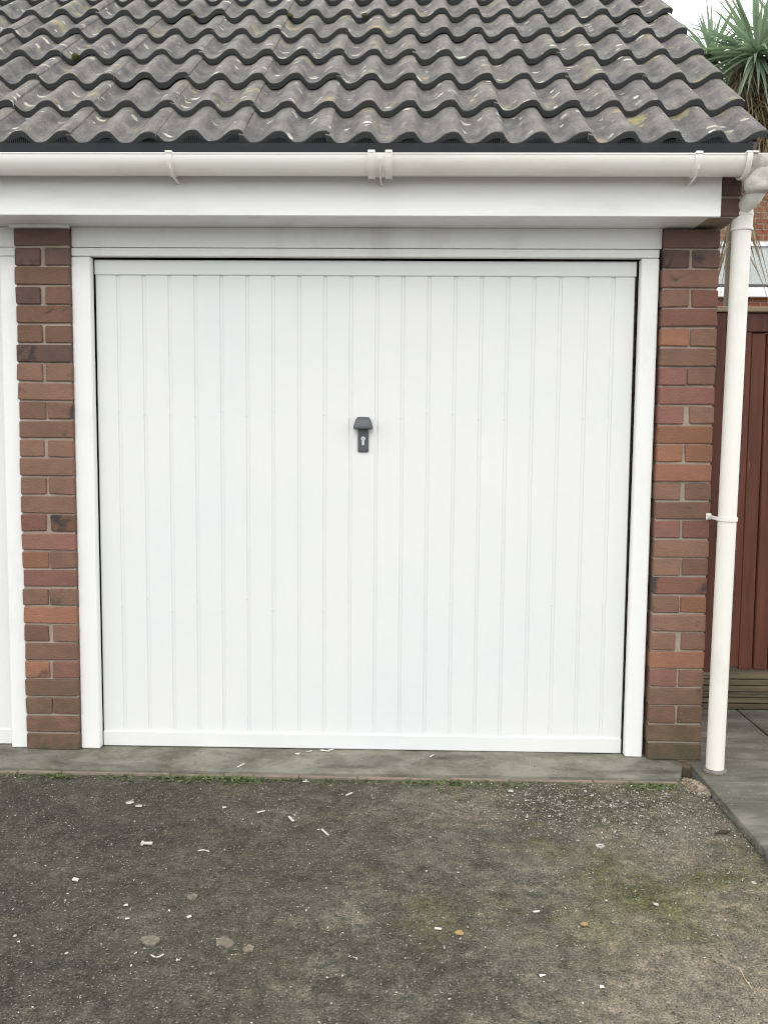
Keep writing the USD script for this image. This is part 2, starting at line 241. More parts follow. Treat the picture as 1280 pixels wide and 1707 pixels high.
def stone(name, a, b, c, scale, stretch, moss, bump=0.5):
    mat(name, {'g': ('geometry', {}), 'oi': ('object_info', {}), 'map': ('mapping', {'scale': stretch}), 'n': ('noise_texture', {'scale': scale, 'detail': 7.0, 'roughness': 0.62, 'distortion': 0.4}),
               'r': ramp((0.3, a), (0.5, b), (0.72, c)), 'nm': ('noise_texture', {'scale': 4.4, 'detail': 8.0, 'roughness': 0.72}), 'rm': ramp((0.46, (0, 0, 0)), (0.64, (0.8, 0.8, 0.8))), 'm': ('mix', {'color2': moss}),
               'hs': ('hsv', {}), 'mv': ('map_range', {'to_min': 0.85, 'to_max': 1.15}),
               'v': ('voronoi_texture', {'scale': 70.0}), 'sv': ('separate_color', {}), 'rv': ramp((0.90, (0, 0, 0)), (0.92, (0.8, 0.8, 0.8))), 'rd': ramp((0.2, (1, 1, 1)), (0.3, (0, 0, 0))), 'ml': ('math', {'math_type': 'multiply'}), 'm3': ('mix', {'color2': (0.24, 0.23, 0.19)}),
               'nz': ('noise_texture', {'scale': 60.0, 'detail': 8.0, 'roughness': 0.75}), 'b': ('bump', {'strength': bump, 'distance': 0.005}),
               'p': ('principled_bsdf', {'roughness': 0.78, 'specular_ior_level': 0.35})},
        [('g.position', 'map.vector'), ('map.vector', 'n.vector'), ('n.fac', 'r.fac'), ('g.position', 'nm.vector'), ('nm.fac', 'rm.fac'), ('rm.color', 'm.fac'), ('r.color', 'm.color1'),
         ('oi.random', 'mv.value'), ('mv.result', 'hs.value'), ('m.color', 'hs.color'), ('g.position', 'v.vector'), ('v.color', 'sv.color'), ('sv.r', 'rv.fac'), ('v.distance', 'rd.fac'),
         ('rv.color', 'ml.value1'), ('rd.color', 'ml.value2'), ('ml.value', 'm3.fac'), ('hs.color', 'm3.color1'), ('m3.color', 'p.base_color'), ('g.position', 'nz.vector'), ('nz.fac', 'b.height'), ('b.normal', 'p.normal')])
stone('slab_concrete', (0.06, 0.058, 0.048), (0.20, 0.19, 0.155), (0.28, 0.265, 0.22), 5.5, (0.6, 1.2, 1), (0.085, 0.083, 0.05))
stone('slate_paving', (0.066, 0.067, 0.055), (0.12, 0.119, 0.097), (0.22, 0.213, 0.175), 4.6, (0.7, 2.6, 1), (0.085, 0.085, 0.06), 0.6)
stone('far_ground', (0.10, 0.10, 0.095), (0.13, 0.128, 0.12), (0.16, 0.155, 0.145), 0.8, (1, 1, 1), (0.09, 0.10, 0.06))
def wood(name, a, b, wear, scale=4.0, amt=0.6, st=(9, 9, 0.7)):
    mat(name, {'g': ('geometry', {}), 'oi': ('object_info', {}), 'hs': ('hsv', {}), 'mv': ('map_range', {'to_min': 0.8, 'to_max': 1.2}), 'map': ('mapping', {'scale': st}),
               'n': ('noise_texture', {'scale': scale, 'detail': 6.0, 'roughness': 0.6}), 'r': ramp((0.3, a), (0.7, b)),
               'n2': ('noise_texture', {'scale': scale * 0.8, 'detail': 5.0, 'roughness': 0.7, 'distortion': 0.3}), 'r2': ramp((amt, (0, 0, 0)), (amt + 0.1, (0.8, 0.8, 0.8))), 'm': ('mix', {'color2': wear}),
               'b': ('bump', {'strength': 0.4, 'distance': 0.003}), 'p': ('principled_bsdf', {'roughness': 0.6, 'specular_ior_level': 0.35})},
        [('g.position', 'map.vector'), ('map.vector', 'n.vector'), ('map.vector', 'n2.vector'), ('n.fac', 'r.fac'), ('r.color', 'm.color1'), ('n2.fac', 'r2.fac'), ('r2.color', 'm.fac'), ('m.color', 'hs.color'), ('oi.random', 'mv.value'), ('mv.result', 'hs.value'), ('hs.color', 'p.base_color'), ('n.fac', 'b.height'), ('b.normal', 'p.normal')])
wood('gate_stain', (0.062, 0.019, 0.011), (0.11, 0.034, 0.019), (0.15, 0.09, 0.05), amt=0.63)
wood('weathered_wood', (0.075, 0.058, 0.035), (0.14, 0.11, 0.065), (0.03, 0.025, 0.018), scale=5.0, amt=0.5, st=(0.7, 9, 9))
wood('cap_wood', (0.22, 0.165, 0.10), (0.30, 0.24, 0.16), (0.12, 0.09, 0.06), scale=4.0, st=(0.7, 9, 9))
wood('trunk_bark', (0.085, 0.065, 0.045), (0.14, 0.11, 0.075), (0.05, 0.04, 0.03), scale=2.0)
def leaf_mat(name, a, b, trans, vs=9.0):
    mat(name, {'oi': ('object_info', {}), 'g': ('geometry', {}), 'wv': ('voronoi_texture', {'scale': vs}), 'wc': ('separate_color', {}), 'ri': ('math', {'math_type': 'add'}), 'fr': ('math', {'math_type': 'fraction'}), 'r': ramp((0, a), (1, b)),
               'p': ('principled_bsdf', {'roughness': 0.45}), 't': ('translucent_bsdf', {'color': trans}), 'mx': ('mix_closure', {'fac': 0.25})},
        [('oi.random', 'ri.value1'), ('g.position', 'wv.vector'), ('wv.color', 'wc.color'), ('wc.r', 'ri.value2'), ('ri.value', 'fr.value1'), ('fr.value', 'r.fac'), ('r.color', 'p.base_color'), ('p.BSDF', 'mx.closure1'), ('t.BSDF', 'mx.closure2')], surface='mx.closure')
leaf_mat('palm_green', (0.12, 0.18, 0.135), (0.24, 0.30, 0.21), (0.2, 0.3, 0.15), 0.01)
leaf_mat('dead_leaf', (0.15, 0.115, 0.06), (0.30, 0.25, 0.15), (0.2, 0.16, 0.08))
leaf_mat('weed_green', (0.06, 0.095, 0.03), (0.17, 0.20, 0.075), (0.1, 0.16, 0.04), 60.0)
mat('house_brick', {'g': ('geometry', {}), 'sep': ('separate_xyz', {}), 'cx': ('combine_xyz', {}), 'b': ('brick_texture', {'scale': 1.0, 'brick_width': 0.225, 'row_height': 0.075, 'mortar_size': 0.006, 'color1': (0.26, 0.085, 0.045), 'color2': (0.20, 0.075, 0.045), 'mortar': (0.27, 0.21, 0.16)}),
                    'bp': ('bump', {'strength': 0.5, 'distance': 0.006, 'invert': True}), 'p': ('principled_bsdf', {'roughness': 0.9})},
    [('g.position', 'sep.vector'), ('sep.x', 'cx.x'), ('sep.z', 'cx.y'), ('cx.vector', 'b.vector'), ('b.color', 'p.base_color'), ('b.fac', 'bp.height'), ('bp.normal', 'p.normal')])
mat('side_brick', {'g': ('geometry', {}), 'sep': ('separate_xyz', {}), 'cx': ('combine_xyz', {}), 'b': ('brick_texture', {'scale': 1.0, 'brick_width': 0.225, 'row_height': 0.0745, 'mortar_size': 0.006, 'color1': (0.20, 0.09, 0.065), 'color2': (0.15, 0.085, 0.065), 'mortar': (0.25, 0.2, 0.155)}),
                   'bp': ('bump', {'strength': 0.5, 'distance': 0.006, 'invert': True}), 'p': ('principled_bsdf', {'roughness': 0.9})},
    [('g.position', 'sep.vector'), ('sep.y', 'cx.x'), ('sep.z', 'cx.y'), ('cx.vector', 'b.vector'), ('b.color', 'p.base_color'), ('b.fac', 'bp.height'), ('bp.normal', 'p.normal')])
mat('window_glass', {'f': ('fresnel', {'IOR': 1.5}), 't': ('transparent_bsdf', {'color': (0.98, 0.99, 0.985)}), 'g': ('glossy_bsdf', {'color': (1, 1, 1), 'roughness': 0.02}), 'mx': ('mix_closure', {})},
    [('f.fac', 'mx.fac'), ('t.BSDF', 'mx.closure1'), ('g.BSDF', 'mx.closure2')], surface='mx.closure')

# ------------------------------------------------------------------ the setting: ground, driveway, threshold, paving
GZ = -0.02
add('/World', 'ground', box(-200, 200, -200, 200, -0.4, -0.09), 'far_ground', kind='structure')
def drive():
    xs = np.r_[np.linspace(-4.5, -0.9, 25), np.arange(-0.86, 2.36, 0.02), 2.372]
    ys = np.r_[np.linspace(-9.0, -2.1, 30), np.arange(-2.06, -0.25, 0.02), -0.244]
    X, Y = np.meshgrid(xs, ys)
    P = np.stack([X, Y, 0 * X], -1)
    Z = GZ + 0.012 * (meshkit.fbm(P * 2.3, 4, 3) - 0.5) + 0.004 * (meshkit.noise(P * 28.0, 5) - 0.5)
    # settles a little lower towards the paving, with a shallow crumbled rut along its edge
    Z -= 0.012 * np.exp(-((X - 2.36) / 0.035) ** 2)
    V = np.stack([X, Y, Z], -1).reshape(-1, 3)
    n, m = len(xs), len(ys); i = np.arange(n * m).reshape(m, n)
    F = np.vstack([np.c_[i[:-1, :-1].ravel(), i[:-1, 1:].ravel(), i[1:, 1:].ravel()], np.c_[i[:-1, :-1].ravel(), i[1:, 1:].ravel(), i[1:, :-1].ravel()]])
    return trimesh.Trimesh(V, F, process=False)
add('/World', 'driveway', drive(), 'tarmac', smooth=True, kind='structure')
def slab_top():
    xs = np.arange(-2.9, 2.345, 0.02); ys = np.linspace(-0.25, 0.0, 13)
    X, Y = np.meshgrid(xs, ys)
    # ragged front arris and a broken right-hand corner
    e = 0.014 * (meshkit.fbm(np.stack([X * 14, 0 * X, 0 * X], -1), 4, 2) - 0.5)
    Y = Y + (e - 0.0) * (Y < -0.2)
    X = X + np.where(X > 2.2, -0.05 * ((X - 2.2) / 0.145) * np.clip((-Y - 0.12) / 0.13, 0, 1), 0)
    P = np.stack([X, Y, 0 * X], -1)
    Z = 0.001 + 0.006 * (meshkit.fbm(P * 5, 4, 9) - 0.5) - 0.006 * np.clip((-Y - 0.225) / 0.025, 0, 1)
    V = np.stack([X, Y, Z], -1); n, m = len(xs), len(ys)
    skirt = V[0].copy(); skirt[:, 2] = -0.06; V = np.concatenate([skirt[None], V]); m += 1
    sk2 = V[:, -1].copy(); sk2[:, 2] = -0.06
    i = np.arange(n * m).reshape(m, n)
    F = np.vstack([np.c_[i[:-1, :-1].ravel(), i[:-1, 1:].ravel(), i[1:, 1:].ravel()], np.c_[i[:-1, :-1].ravel(), i[1:, 1:].ravel(), i[1:, :-1].ravel()]])
    V2 = V.reshape(-1, 3); base = len(V2); V2 = np.vstack([V2, sk2])
    for a in range(m - 1):
        F = np.vstack([F, [[i[a, -1], base + a, base + a + 1], [i[a, -1], base + a + 1, i[a + 1, -1]]]])
    return trimesh.Trimesh(V2, F, process=False)
thr = add('/World', 'threshold', slab_top(), 'slab_concrete', smooth=40, kind='structure')
# strip of reddish mortar along the front of the slab, in broken lengths
x = -2.8
while x < 2.26:
    l = rng.uniform(0.16, 0.5); x2 = min(x + l, 2.28)
    add(thr, 'edging_piece', cbox(x, x2 - 0.003, -0.272 + rng.uniform(0, .004), -0.2535, -0.07, -0.010 - rng.uniform(0, 0.004), 0.003, 0.0016), 'edge_mortar')
    x = x2
add('/World', 'garage_floor', box(-2.9, 2.42, 0.002, 5.0, -0.3, -0.006), 'slab_concrete', kind='structure')
# paving to the right: bed plus slabs
pav = add('/World', 'paving', box(2.378, 6.0, -6.0, 3.0, -0.2, -0.018), 'cement', kind='structure')
ycuts = [-2.6, -1.75, -1.12, -0.478, 0.236, 0.95, 1.6, 2.3]
for r in range(len(ycuts) - 1):
    xc = [2.378, 2.83, 3.44, 4.05, 4.66] if r >= 4 else ([2.378, 2.98, 3.6, 4.2] if r % 2 else [2.378, 2.72, 3.3, 3.9, 4.5])
    for a, b in zip(xc[:-1], xc[1:]):
        g = 0.004
        s = cbox(a + (g if a > 2.38 else 0), b - g, ycuts[r] + g, ycuts[r + 1] - g, -0.05, -0.003 + rng.uniform(-.003, .002), 0.003, 0.0012)
        add(pav, 'paving_slab', s, 'slate_paving')

# ------------------------------------------------------------------ the garage
G = thing('garage', 'red brick garage with white up-and-over doors under a grey wavy tiled roof', 'garage')
YB = -0.068
ZT = 2.084
CH = ZT / 28
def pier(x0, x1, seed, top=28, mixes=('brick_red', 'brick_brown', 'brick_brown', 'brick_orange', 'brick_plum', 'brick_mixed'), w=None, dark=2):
    rr = np.random.default_rng(seed)
    p = add(G, 'brick_pier', cat_([box(x0 + 0.004, x1 - 0.004, YB + 0.0085, 0.15, -0.08, top * CH - 0.002)]), 'mortar')
    for k in range(top):
        z0 = k * CH + 0.0042; z1 = (k + 1) * CH - 0.0042
        spans = [(x0, x1)] if (k % 2 == 1 or k == 0) else [(x0, (x0 + x1) / 2 - 0.005 + rr.uniform(-.006, .006)), ((x0 + x1) / 2 + 0.006 + rr.uniform(-.006, .006), x1)]
        for a, b in spans:
            m = rr.choice(mixes, p=w)
            if k >= top - dark: m = 'brick_plum'  # top courses all dark: soffit shade put into the brick colour
            dx, dy, dz = rr.uniform(-.0025, .0025), rr.uniform(-.002, .0015), rr.uniform(-.001, .001)
            add(p, 'brick', cbox(a + dx, b + dx * 0.5, YB + dy, 0.05, z0 + dz, z1 + dz, 0.0034, 0.0011), m)
    return p
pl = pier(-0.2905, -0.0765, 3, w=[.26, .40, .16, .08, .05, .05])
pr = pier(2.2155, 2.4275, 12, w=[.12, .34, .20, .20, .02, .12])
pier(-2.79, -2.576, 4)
add(pr, 'brick', cbox(2.335, 2.425, -0.118, -0.02, -0.06, -0.004, 0.006, 0.003), 'brick_orange', label='broken orange brick at the foot of the pier')
# corbelled brick end above the right pier
cor = add(G, 'corbel', box(2.2, 2.448, -0.195, 0.1, 2.095, 2.34), 'mortar')
for k in range(3):
    z0 = 2.092 + k * 0.0745
    for a, b in ([(2.19, 2.452)] if k % 2 else [(2.19, 2.3), (2.31, 2.452)]):
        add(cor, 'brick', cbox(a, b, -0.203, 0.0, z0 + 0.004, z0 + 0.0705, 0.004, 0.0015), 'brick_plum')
add(G, 'side_wall', box(2.215, 2.424, 0.052, 5.0, -0.3, 2.34), 'side_brick')
add(G, 'side_wall', box(-2.79, -2.58, 0.152, 5.0, -0.3, 2.34), 'side_brick')
add(G, 'rear_wall', box(-2.578, 2.213, 4.8, 5.0, -0.3, 2.34), 'side_brick')
gab = trimesh.Trimesh([[2.40, -0.16, 2.345], [2.40, 5.0, 2.345], [2.40, 2.42, 4.25], [2.2, -0.16, 2.345], [2.2, 5.0, 2.345], [2.2, 2.42, 4.25]],
                      [[0, 1, 2], [3, 5, 4], [0, 2, 5], [0, 5, 3], [1, 4, 5], [1, 5, 2], [0, 3, 4], [0, 4, 1]], process=False)
add(G, 'gable', gab, 'side_brick')

# fascia and soffit
fas = trimesh.util.concatenate([cbox(-2.95, 2.366, -0.242, -0.222, 2.088, 2.262, 0.0015)])
add(G, 'fascia', fas, 'fascia_paint')
add(G, 'soffit', box(-2.95, 2.333, -0.2215, -0.0, 2.0905, 2.0985), 'joinery_paint')
add(G, 'soffit_batten', cbox(-0.30, -0.07, -0.0905, -0.0685, 2.0775, 2.0903, 0.001), 'joinery_paint')

# lintel board and frame
FY = -0.045
add(G, 'lintel_board', cbox(-0.0755, 2.2145, FY + 0.004, 0.05, 2.0135, 2.0902, 0.0015), 'joinery_paint')
def frame(x0, x1):
    """x0, x1 = door opening between the jambs"""
    f = add(G, 'door_frame', cbox(x0 - 0.0755, x1 + 0.0715, FY, -0.012, 1.979, 2.0105, 0.0025, 0.0005), 'joinery_paint')
    for a, b in ((x0 - 0.0755, x0 + 0.0015), (x1 - 0.002, x1 + 0.0665)):
        # jamb with a wobbly painted foot
        j = cbox(a, b, FY - 0.001, -0.006, 0.004, 1.9765, 0.004, 0.0006)
        vj = np.array(j.vertices); vj[:, 0] += (0.0055 if a > x0 else -0.003) * vj[:, 2] / 1.97; j.vertices = vj
        add(f, 'jamb', j, 'joinery_paint')
    # dark backing added behind the timber: shade of the door gaps put in as colour
    for b_ in (box(x0 - 0.074, x0 - 0.012, 0.0, 0.05, 0.0, 2.01), box(x1 + 0.012, x1 + 0.07, 0.0, 0.05, 0.0, 2.01), box(x0 - 0.011, x1 + 0.011, 0.03, 0.05, 1.985, 2.01)):
        add(f, 'steel_frame', b_, 'dark_felt')
    return f
W, H = 2.134, 1.972
frame(0.0, W)
frame(-0.361 - W, -0.361)
add(G, 'lintel_board', cbox(-0.361 - W - .0755, -0.2915, FY + 0.004, 0.05, 2.0135, 2.0902, 0.0015), 'joinery_paint')

def door(x0, with_handle, label=None):
    dp = add(G, 'garage_door', box(x0 + 0.004, x0 + W - 0.008, 0.0048, 0.022, 0.012, H - 0.01), 'door_paint', label=label)
    gs = [0.0914 + 0.1027 * k for k in range(20)]
    edges = [0.0015] + gs + [W - 0.007]
    for k in range(21):
        a = edges[k] + (0.0055 if k else 0); b = edges[k + 1] - (0.0055 if k < 20 else 0)
        n = 26                                      # pressed steel strip, very slightly wavy, folded back at both edges
        zs = np.linspace(0.05, H - 0.05, n)
        us = [(a - 0.0012, 0.0068), (a + 0.0008, 0.0022), (a + 0.0024, 0.0007), (a + 0.012, 0.0001), ((a + b) / 2, 0.0), (b - 0.012, 0.0001), (b - 0.0024, 0.0007), (b - 0.0008, 0.0022), (b + 0.0012, 0.0068)]
        V = []
        for z in zs:
            for u, d in us:
                wv = 0.0011 * (meshkit.noise(np.array([(x0 + u) * 3.1, z * 2.3, 0.0]), 4) - 0.5) + 0.0005 * (meshkit.noise(np.array([(x0 + u) * 9, z * 6, 3.0]), 8) - 0.5)
                V.append((x0 + u, d + wv, z))
        F = []; c = len(us)
        for i in range(n - 1):
            for j in range(c - 1):
                F += [[i * c + j, i * c + j + 1, (i + 1) * c + j + 1], [i * c + j, (i + 1) * c + j + 1, (i + 1) * c + j]]
        add(dp, 'door_panel', trimesh.Trimesh(V, F, process=False), 'door_paint', smooth=35)
    add(dp, 'top_rail', cbox(x0, x0 + W - 0.004, -0.0065, 0.011, H - 0.058, H, 0.003), 'door_paint')
    add(dp, 'bottom_rail', cbox(x0 + 0.002, x0 + W - 0.008, -0.0075, 0.011, 0.004, 0.066, 0.003), 'door_paint')
    if with_handle:
        hx, hz = x0 + 1.067, 1.29
        add(dp, 'lock_plate', cbox(hx - 0.0215, hx + 0.0215, -0.0105, -0.0002, hz - 0.068, hz + 0.03, 0.004), 'black_plastic')
        add(dp, 'plate_rim', cbox(hx - 0.0165, hx + 0.0165, -0.0125, -0.0107, hz - 0.061, hz - 0.056, 0.0006), 'black_plastic')
        # hooded grip: a trapezium that flares downwards and stands out from the door
        pts = []
        for (z, hw, y0) in ((hz + 0.072, 0.019, -0.018), (hz + 0.070, 0.023, -0.026), (hz + 0.062, 0.028, -0.036), (hz + 0.034, 0.037, -0.043), (hz + 0.026, 0.037, -0.041), (hz + 0.023, 0.034, -0.036)):
            for sx in (-1, 1):
                pts += [(hx + sx * hw, y0, z), (hx + sx * (hw + 0.001), -0.004, z), (hx + sx * hw * 0.8, y0 - 0.003, z)]
        add(dp, 'handle', trimesh.convex.convex_hull(np.array(pts)), 'black_plastic', smooth=40)
        k1 = trimesh.creation.cylinder(radius=0.0082, height=0.006, sections=20); k1.apply_transform(trimesh.transformations.rotation_matrix(math.pi / 2, (1, 0, 0))); k1.apply_translation((hx, -0.0125, hz - 0.014))
        k2 = cbox(hx - 0.0048, hx + 0.0048, -0.0151, -0.0095, hz - 0.041, hz - 0.014, 0.0012)
        add(dp, 'lock_cylinder', cat_([k1, k2]), 'lock_steel')
        add(dp, 'keyhole', cbox(hx - 0.0011, hx + 0.0011, -0.0162, -0.0153, hz - 0.018, hz - 0.010, 0.0002), 'dark_felt')
    # small rivets on the grooves
    rr = np.random.default_rng(5)
    for i, g in enumerate(gs):
        for zz in ((0.62 if i % 2 else 0.58), 1.37):
            s = trimesh.creation.icosphere(subdivisions=1, radius=0.0034); s.apply_scale((1, 0.6, 1)); s.apply_translation((x0 + g - 0.007, 0.001, zz + rr.uniform(-.012, .012)))
            add(dp, 'rivet', s, 'door_paint', smooth=True)
    return dp
door(0.0, True)
door(-0.361 - W, False, label='white adjoining garage door at the left edge')

# roof: dark underlay with wavy interlocking tiles
SL = 0.66482
cs, sn = math.cos(SL), math.sin(SL)
RX, RY, RZ, WAVE, GAUGE, TH = 1.243, -0.345, 2.354, 0.1535, 0.3185, 0.025
def wave_h(u):
    """tile section over one wave: narrow crest at u=0, steep right flank, broad trough, gentle rise"""
    t = (np.asarray(u) / WAVE) % 1.0
    ph = np.where(t < 0.36, 0.5 * t / 0.36, 0.5 + 0.5 * (t - 0.36) / 0.64)
    c = 0.5 + 0.5 * np.cos(2 * math.pi * ph)
    return 0.041 * (0.5 * c + 0.5 * c * c * (3 - 2 * c)) - 0.041
def dn(s, h):
    """along the slope s, out of the roof plane h -> (y, z)"""
    return RY + s * cs - h * sn, RZ + s * sn + h * cs
y1, z1 = dn(0.05, -0.072); y2, z2 = dn(9 * GAUGE + 0.25, -0.072); zr = z2
deck = prism_x([(y1, z1), (y2, z2), (2 * y2 + 0.26, z1), (2 * y2 + 0.26, z1 - 0.02), (y2, z2 - 0.03), (y1, z1 - 0.02)], -2.9, 2.44)
roof = add(G, 'roof', deck, 'dark_felt')
NROW, JOINT = 9, 0.022
for row in range(NROW):
    for j in range(-13, 4):
        xa = RX + JOINT + 2 * WAVE * j; xb = xa + 2 * WAVE
        rr = np.random.default_rng(1000 + row * 40 + j + 20)
        us = np.r_[xa - 0.016, np.linspace(xa + 0.0012, xb - 0.0012, 31)]
        h = wave_h(us - RX); h[0] -= 0.011; h[1] -= 0.0015; h[-1] += 0.002; h[-2] += 0.0015
        tilt = (TH + 0.003) / GAUGE
        s0 = row * GAUGE + rr.uniform(-.006, .006); lift = rr.uniform(-.0015, .004); sk = rr.uniform(-.006, .006)
        ss = [0.0, 0.0, 0.0015, 0.006, 0.12, 0.24, 0.33, 0.385]
        off = [-TH, -0.006, -0.0018, 0.0, 0.0, 0.0, 0.0, 0.0]
        V = []
        for s, o in zip(ss, off):
            for i, u in enumerate(us):
                w = 0.0014 * (meshkit.noise(np.array([u * 21, (s + s0) * 17, row * 3.1]), 3) - 0.5) * (1 if o == 0 else 0)
                e = 0.007 * (meshkit.fbm(np.array([u * 26, row * 5.3, 1.0]), 3, 6) - 0.5) if s < 0.005 else 0.0
                yy, zz = dn(s0 + s + e + sk * (u - xa) / 0.3, h[i] + o + lift - s * tilt + w)
                V.append((u, yy, zz))
        n = len(us); m = len(ss)
        # underside
        for i, u in enumerate(us):
            V.append((u, *dn(s0 + 0.385, h[i] - TH + lift - 0.385 * tilt)))
        m += 1
        F = []
        for a in range(m):
            b = (a + 1) % m
            for i in range(n - 1):
                F += [[a * n + i, a * n + i + 1, b * n + i + 1], [a * n + i, b * n + i + 1, b * n + i]]
        # side faces
        for e_, rev in ((0, False), (n - 1, True)):
            c = 0 * n + e_
            for a in range(1, m - 1):
                f = [c, a * n + e_, (a + 1) * n + e_]; F.append(f[::-1] if rev else f)
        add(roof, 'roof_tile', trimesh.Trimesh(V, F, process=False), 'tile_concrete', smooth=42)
# rear slope, ridge, verge
add(roof, 'rear_slope', prism_x([(y2, z2 + 0.05), (2 * y2 + 0.3, z1 + 0.03), (2 * y2 + 0.3, z1 + 0.012), (y2, z2 + 0.031)], -2.75, 2.49), 'tile_concrete')
add(roof, 'ridge', sweep([(-2.75, y2, z2 + 0.03), (0, y2, z2 + 0.03), (2.49, y2, z2 + 0.03)], 0.11, 16), 'tile_concrete', smooth=True)
vy0, vz0 = dn(0.012, -0.062); vy1, vz1 = dn(9.2 * GAUGE, -0.062)
vm = []
for k in range(24):
    a, b = k / 24, (k + 1) / 24
    ya, za = dn(0.01 + a * 9.1 * GAUGE, -0.108); yb, zb = dn(0.01 + b * 9.1 * GAUGE - 0.002, -0.040)
    q = rng.uniform(-.004, .004)
    P = [dn(0.01 + s * 9.1 * GAUGE, hh) for s, hh in ((a, -0.115), (b, -0.115), (b, -0.042), (a, -0.042))]
    vm.append(prism_x(P, 2.425, 2.462 + q))
add(roof, 'verge_mortar', cat_(vm), 'cement')
add(roof, 'undercloak', prism_x([dn(0.02, -0.121), dn(9.1 * GAUGE, -0.121), dn(9.1 * GAUGE, -0.1155), dn(0.02, -0.1155)], 2.38, 2.475), 'cement')
# comb filler closing the waves at the eaves
fy, fz = dn(0.03, 0)
comb = [box(-2.9, 2.44, fy - 0.008, fy + 0.004, fz - 0.12, fz - 0.055)]
for k in range(-27, 9):
    for t in np.linspace(-0.05, 0.05, 15):
        u = RX + k * WAVE + t
        if u > 2.44: continue
        comb.append(box(u - 0.0018, u + 0.0018, fy - 0.006, fy - 0.003, fz - 0.058, fz - 0.024 + float(wave_h(u - RX))))
add(roof, 'eaves_comb', cat_(comb), 'dark_felt')
add(roof, 'felt_strip', prism_x([(-0.22, 2.262), (-0.30, 2.262), (-0.30, 2.266), (-0.22, 2.335)], -2.9, 2.36), 'dark_felt')

# gutter
GY, GZc, GR = -0.3185, 2.264, 0.0555
def gutter_section(r0, r1, a0=-4, a1=184):
    a = np.radians(np.linspace(a0, a1, 25))
    o = [(GY + r1 * math.cos(t), GZc - r1 * math.sin(t)) for t in a]
    i = [(GY + r0 * math.cos(t), GZc - r0 * math.sin(t)) for t in a[::-1]]
    return o + i
gut = add(G, 'gutter', cat_([prism_x(gutter_section(GR - 0.0025, GR), -2.95, 2.62), sweep([(-2.95, GY - GR + .001, GZc + 0.0045), (0, GY - GR + .001, GZc + 0.004), (2.62, GY - GR + .001, GZc + 0.0045)], 0.0035, 8)]), 'gutter_plastic', smooth=40)
def bracket(x):
    m = [prism_x(gutter_section(GR + 0.0004, GR + 0.0045, 20, 186), x - 0.011, x + 0.011), cbox(x - 0.012, x + 0.012, GY - GR - 0.008, GY - GR + 0.012, GZc + 0.004, GZc + 0.0125, 0.001)]
    m.append(cbox(x - 0.008, x + 0.008, -0.2465, -0.2424, 2.197, 2.26, 0.0012))
    # curved strap under the gutter back to the board
    pts = [(x + 0.001, GY - 0.052, 2.245), (x + 0.002, GY - 0.045, 2.222), (x + 0.003, GY - 0.015, 2.203), (x + 0.004, GY + 0.03, 2.199), (x + 0.005, -0.246, 2.200)]
    m.append(sweep(pts, 0.0042, 8))
    return cat_(m)
for x in (0.397, 2.239, -0.62, -1.6):
    add(gut, 'gutter_bracket', bracket(x), 'gutter_plastic', smooth=35)
un = add(gut, 'gutter_union', cat_([prism_x(gutter_section(GR + 0.0004, GR + 0.004), 1.094, 1.176), sweep([(1.136, GY - 0.06, 2.25), (1.1365, GY - 0.046, 2.222), (1.137, GY - 0.012, 2.201), (1.138, -0.250, 2.196)], 0.0036, 8), cbox(1.132, 1.144, -0.247, -0.2424, 2.19, 2.25, 0.0012)]), 'gutter_plastic', smooth=40)
for x in (1.1065, 1.167):
    add(un, 'union_clip', cat_([prism_x(gutter_section(GR + 0.0042, GR + 0.0085, 20, 186), x - 0.0105, x + 0.0105), cbox(x - 0.0125, x + 0.0125, GY - GR - 0.0105, GY - GR + 0.012, GZc + 0.004, GZc + 0.014, 0.001),
                               prism_x(gutter_section(GR + 0.0084, GR + 0.0105, 20, 186), x - 0.0125, x - 0.009), prism_x(gutter_section(GR + 0.0084, GR + 0.0105, 20, 186), x + 0.009, x + 0.0125)]), 'gutter_plastic', smooth=35)
out = add(gut, 'gutter_outlet', cat_([prism_x(gutter_section(GR + 0.0004, GR + 0.0055), 2.405, 2.60)]), 'dirty_plastic', smooth=40)
def lathe_z(prof, cx, cy, n=32):
    m = trimesh.creation.revolve(np.array(prof), sections=n); m.apply_translation((cx, cy, 0)); return m
drum = lathe_z([(0.0, 2.152), (0.030, 2.153), (0.042, 2.157), (0.049, 2.168), (0.052, 2.19), (0.053, 2.225), (0.0, 2.226)], 2.470, GY)
add(gut, 'outlet_drum', drum, 'dirty_plastic', smooth=40)
for x, d in ((2.411, 'a'),):
    add(gut, 'outlet_clip', cat_([prism_x(gutter_section(GR + 0.006, GR + 0.0115, 10, 186), x - 0.009, x + 0.009), cbox(x - 0.012, x + 0.03, GY - GR - 0.012, GY - GR + 0.01, GZc + 0.006, GZc + 0.0125, 0.001)]), 'gutter_plastic', smooth=35)

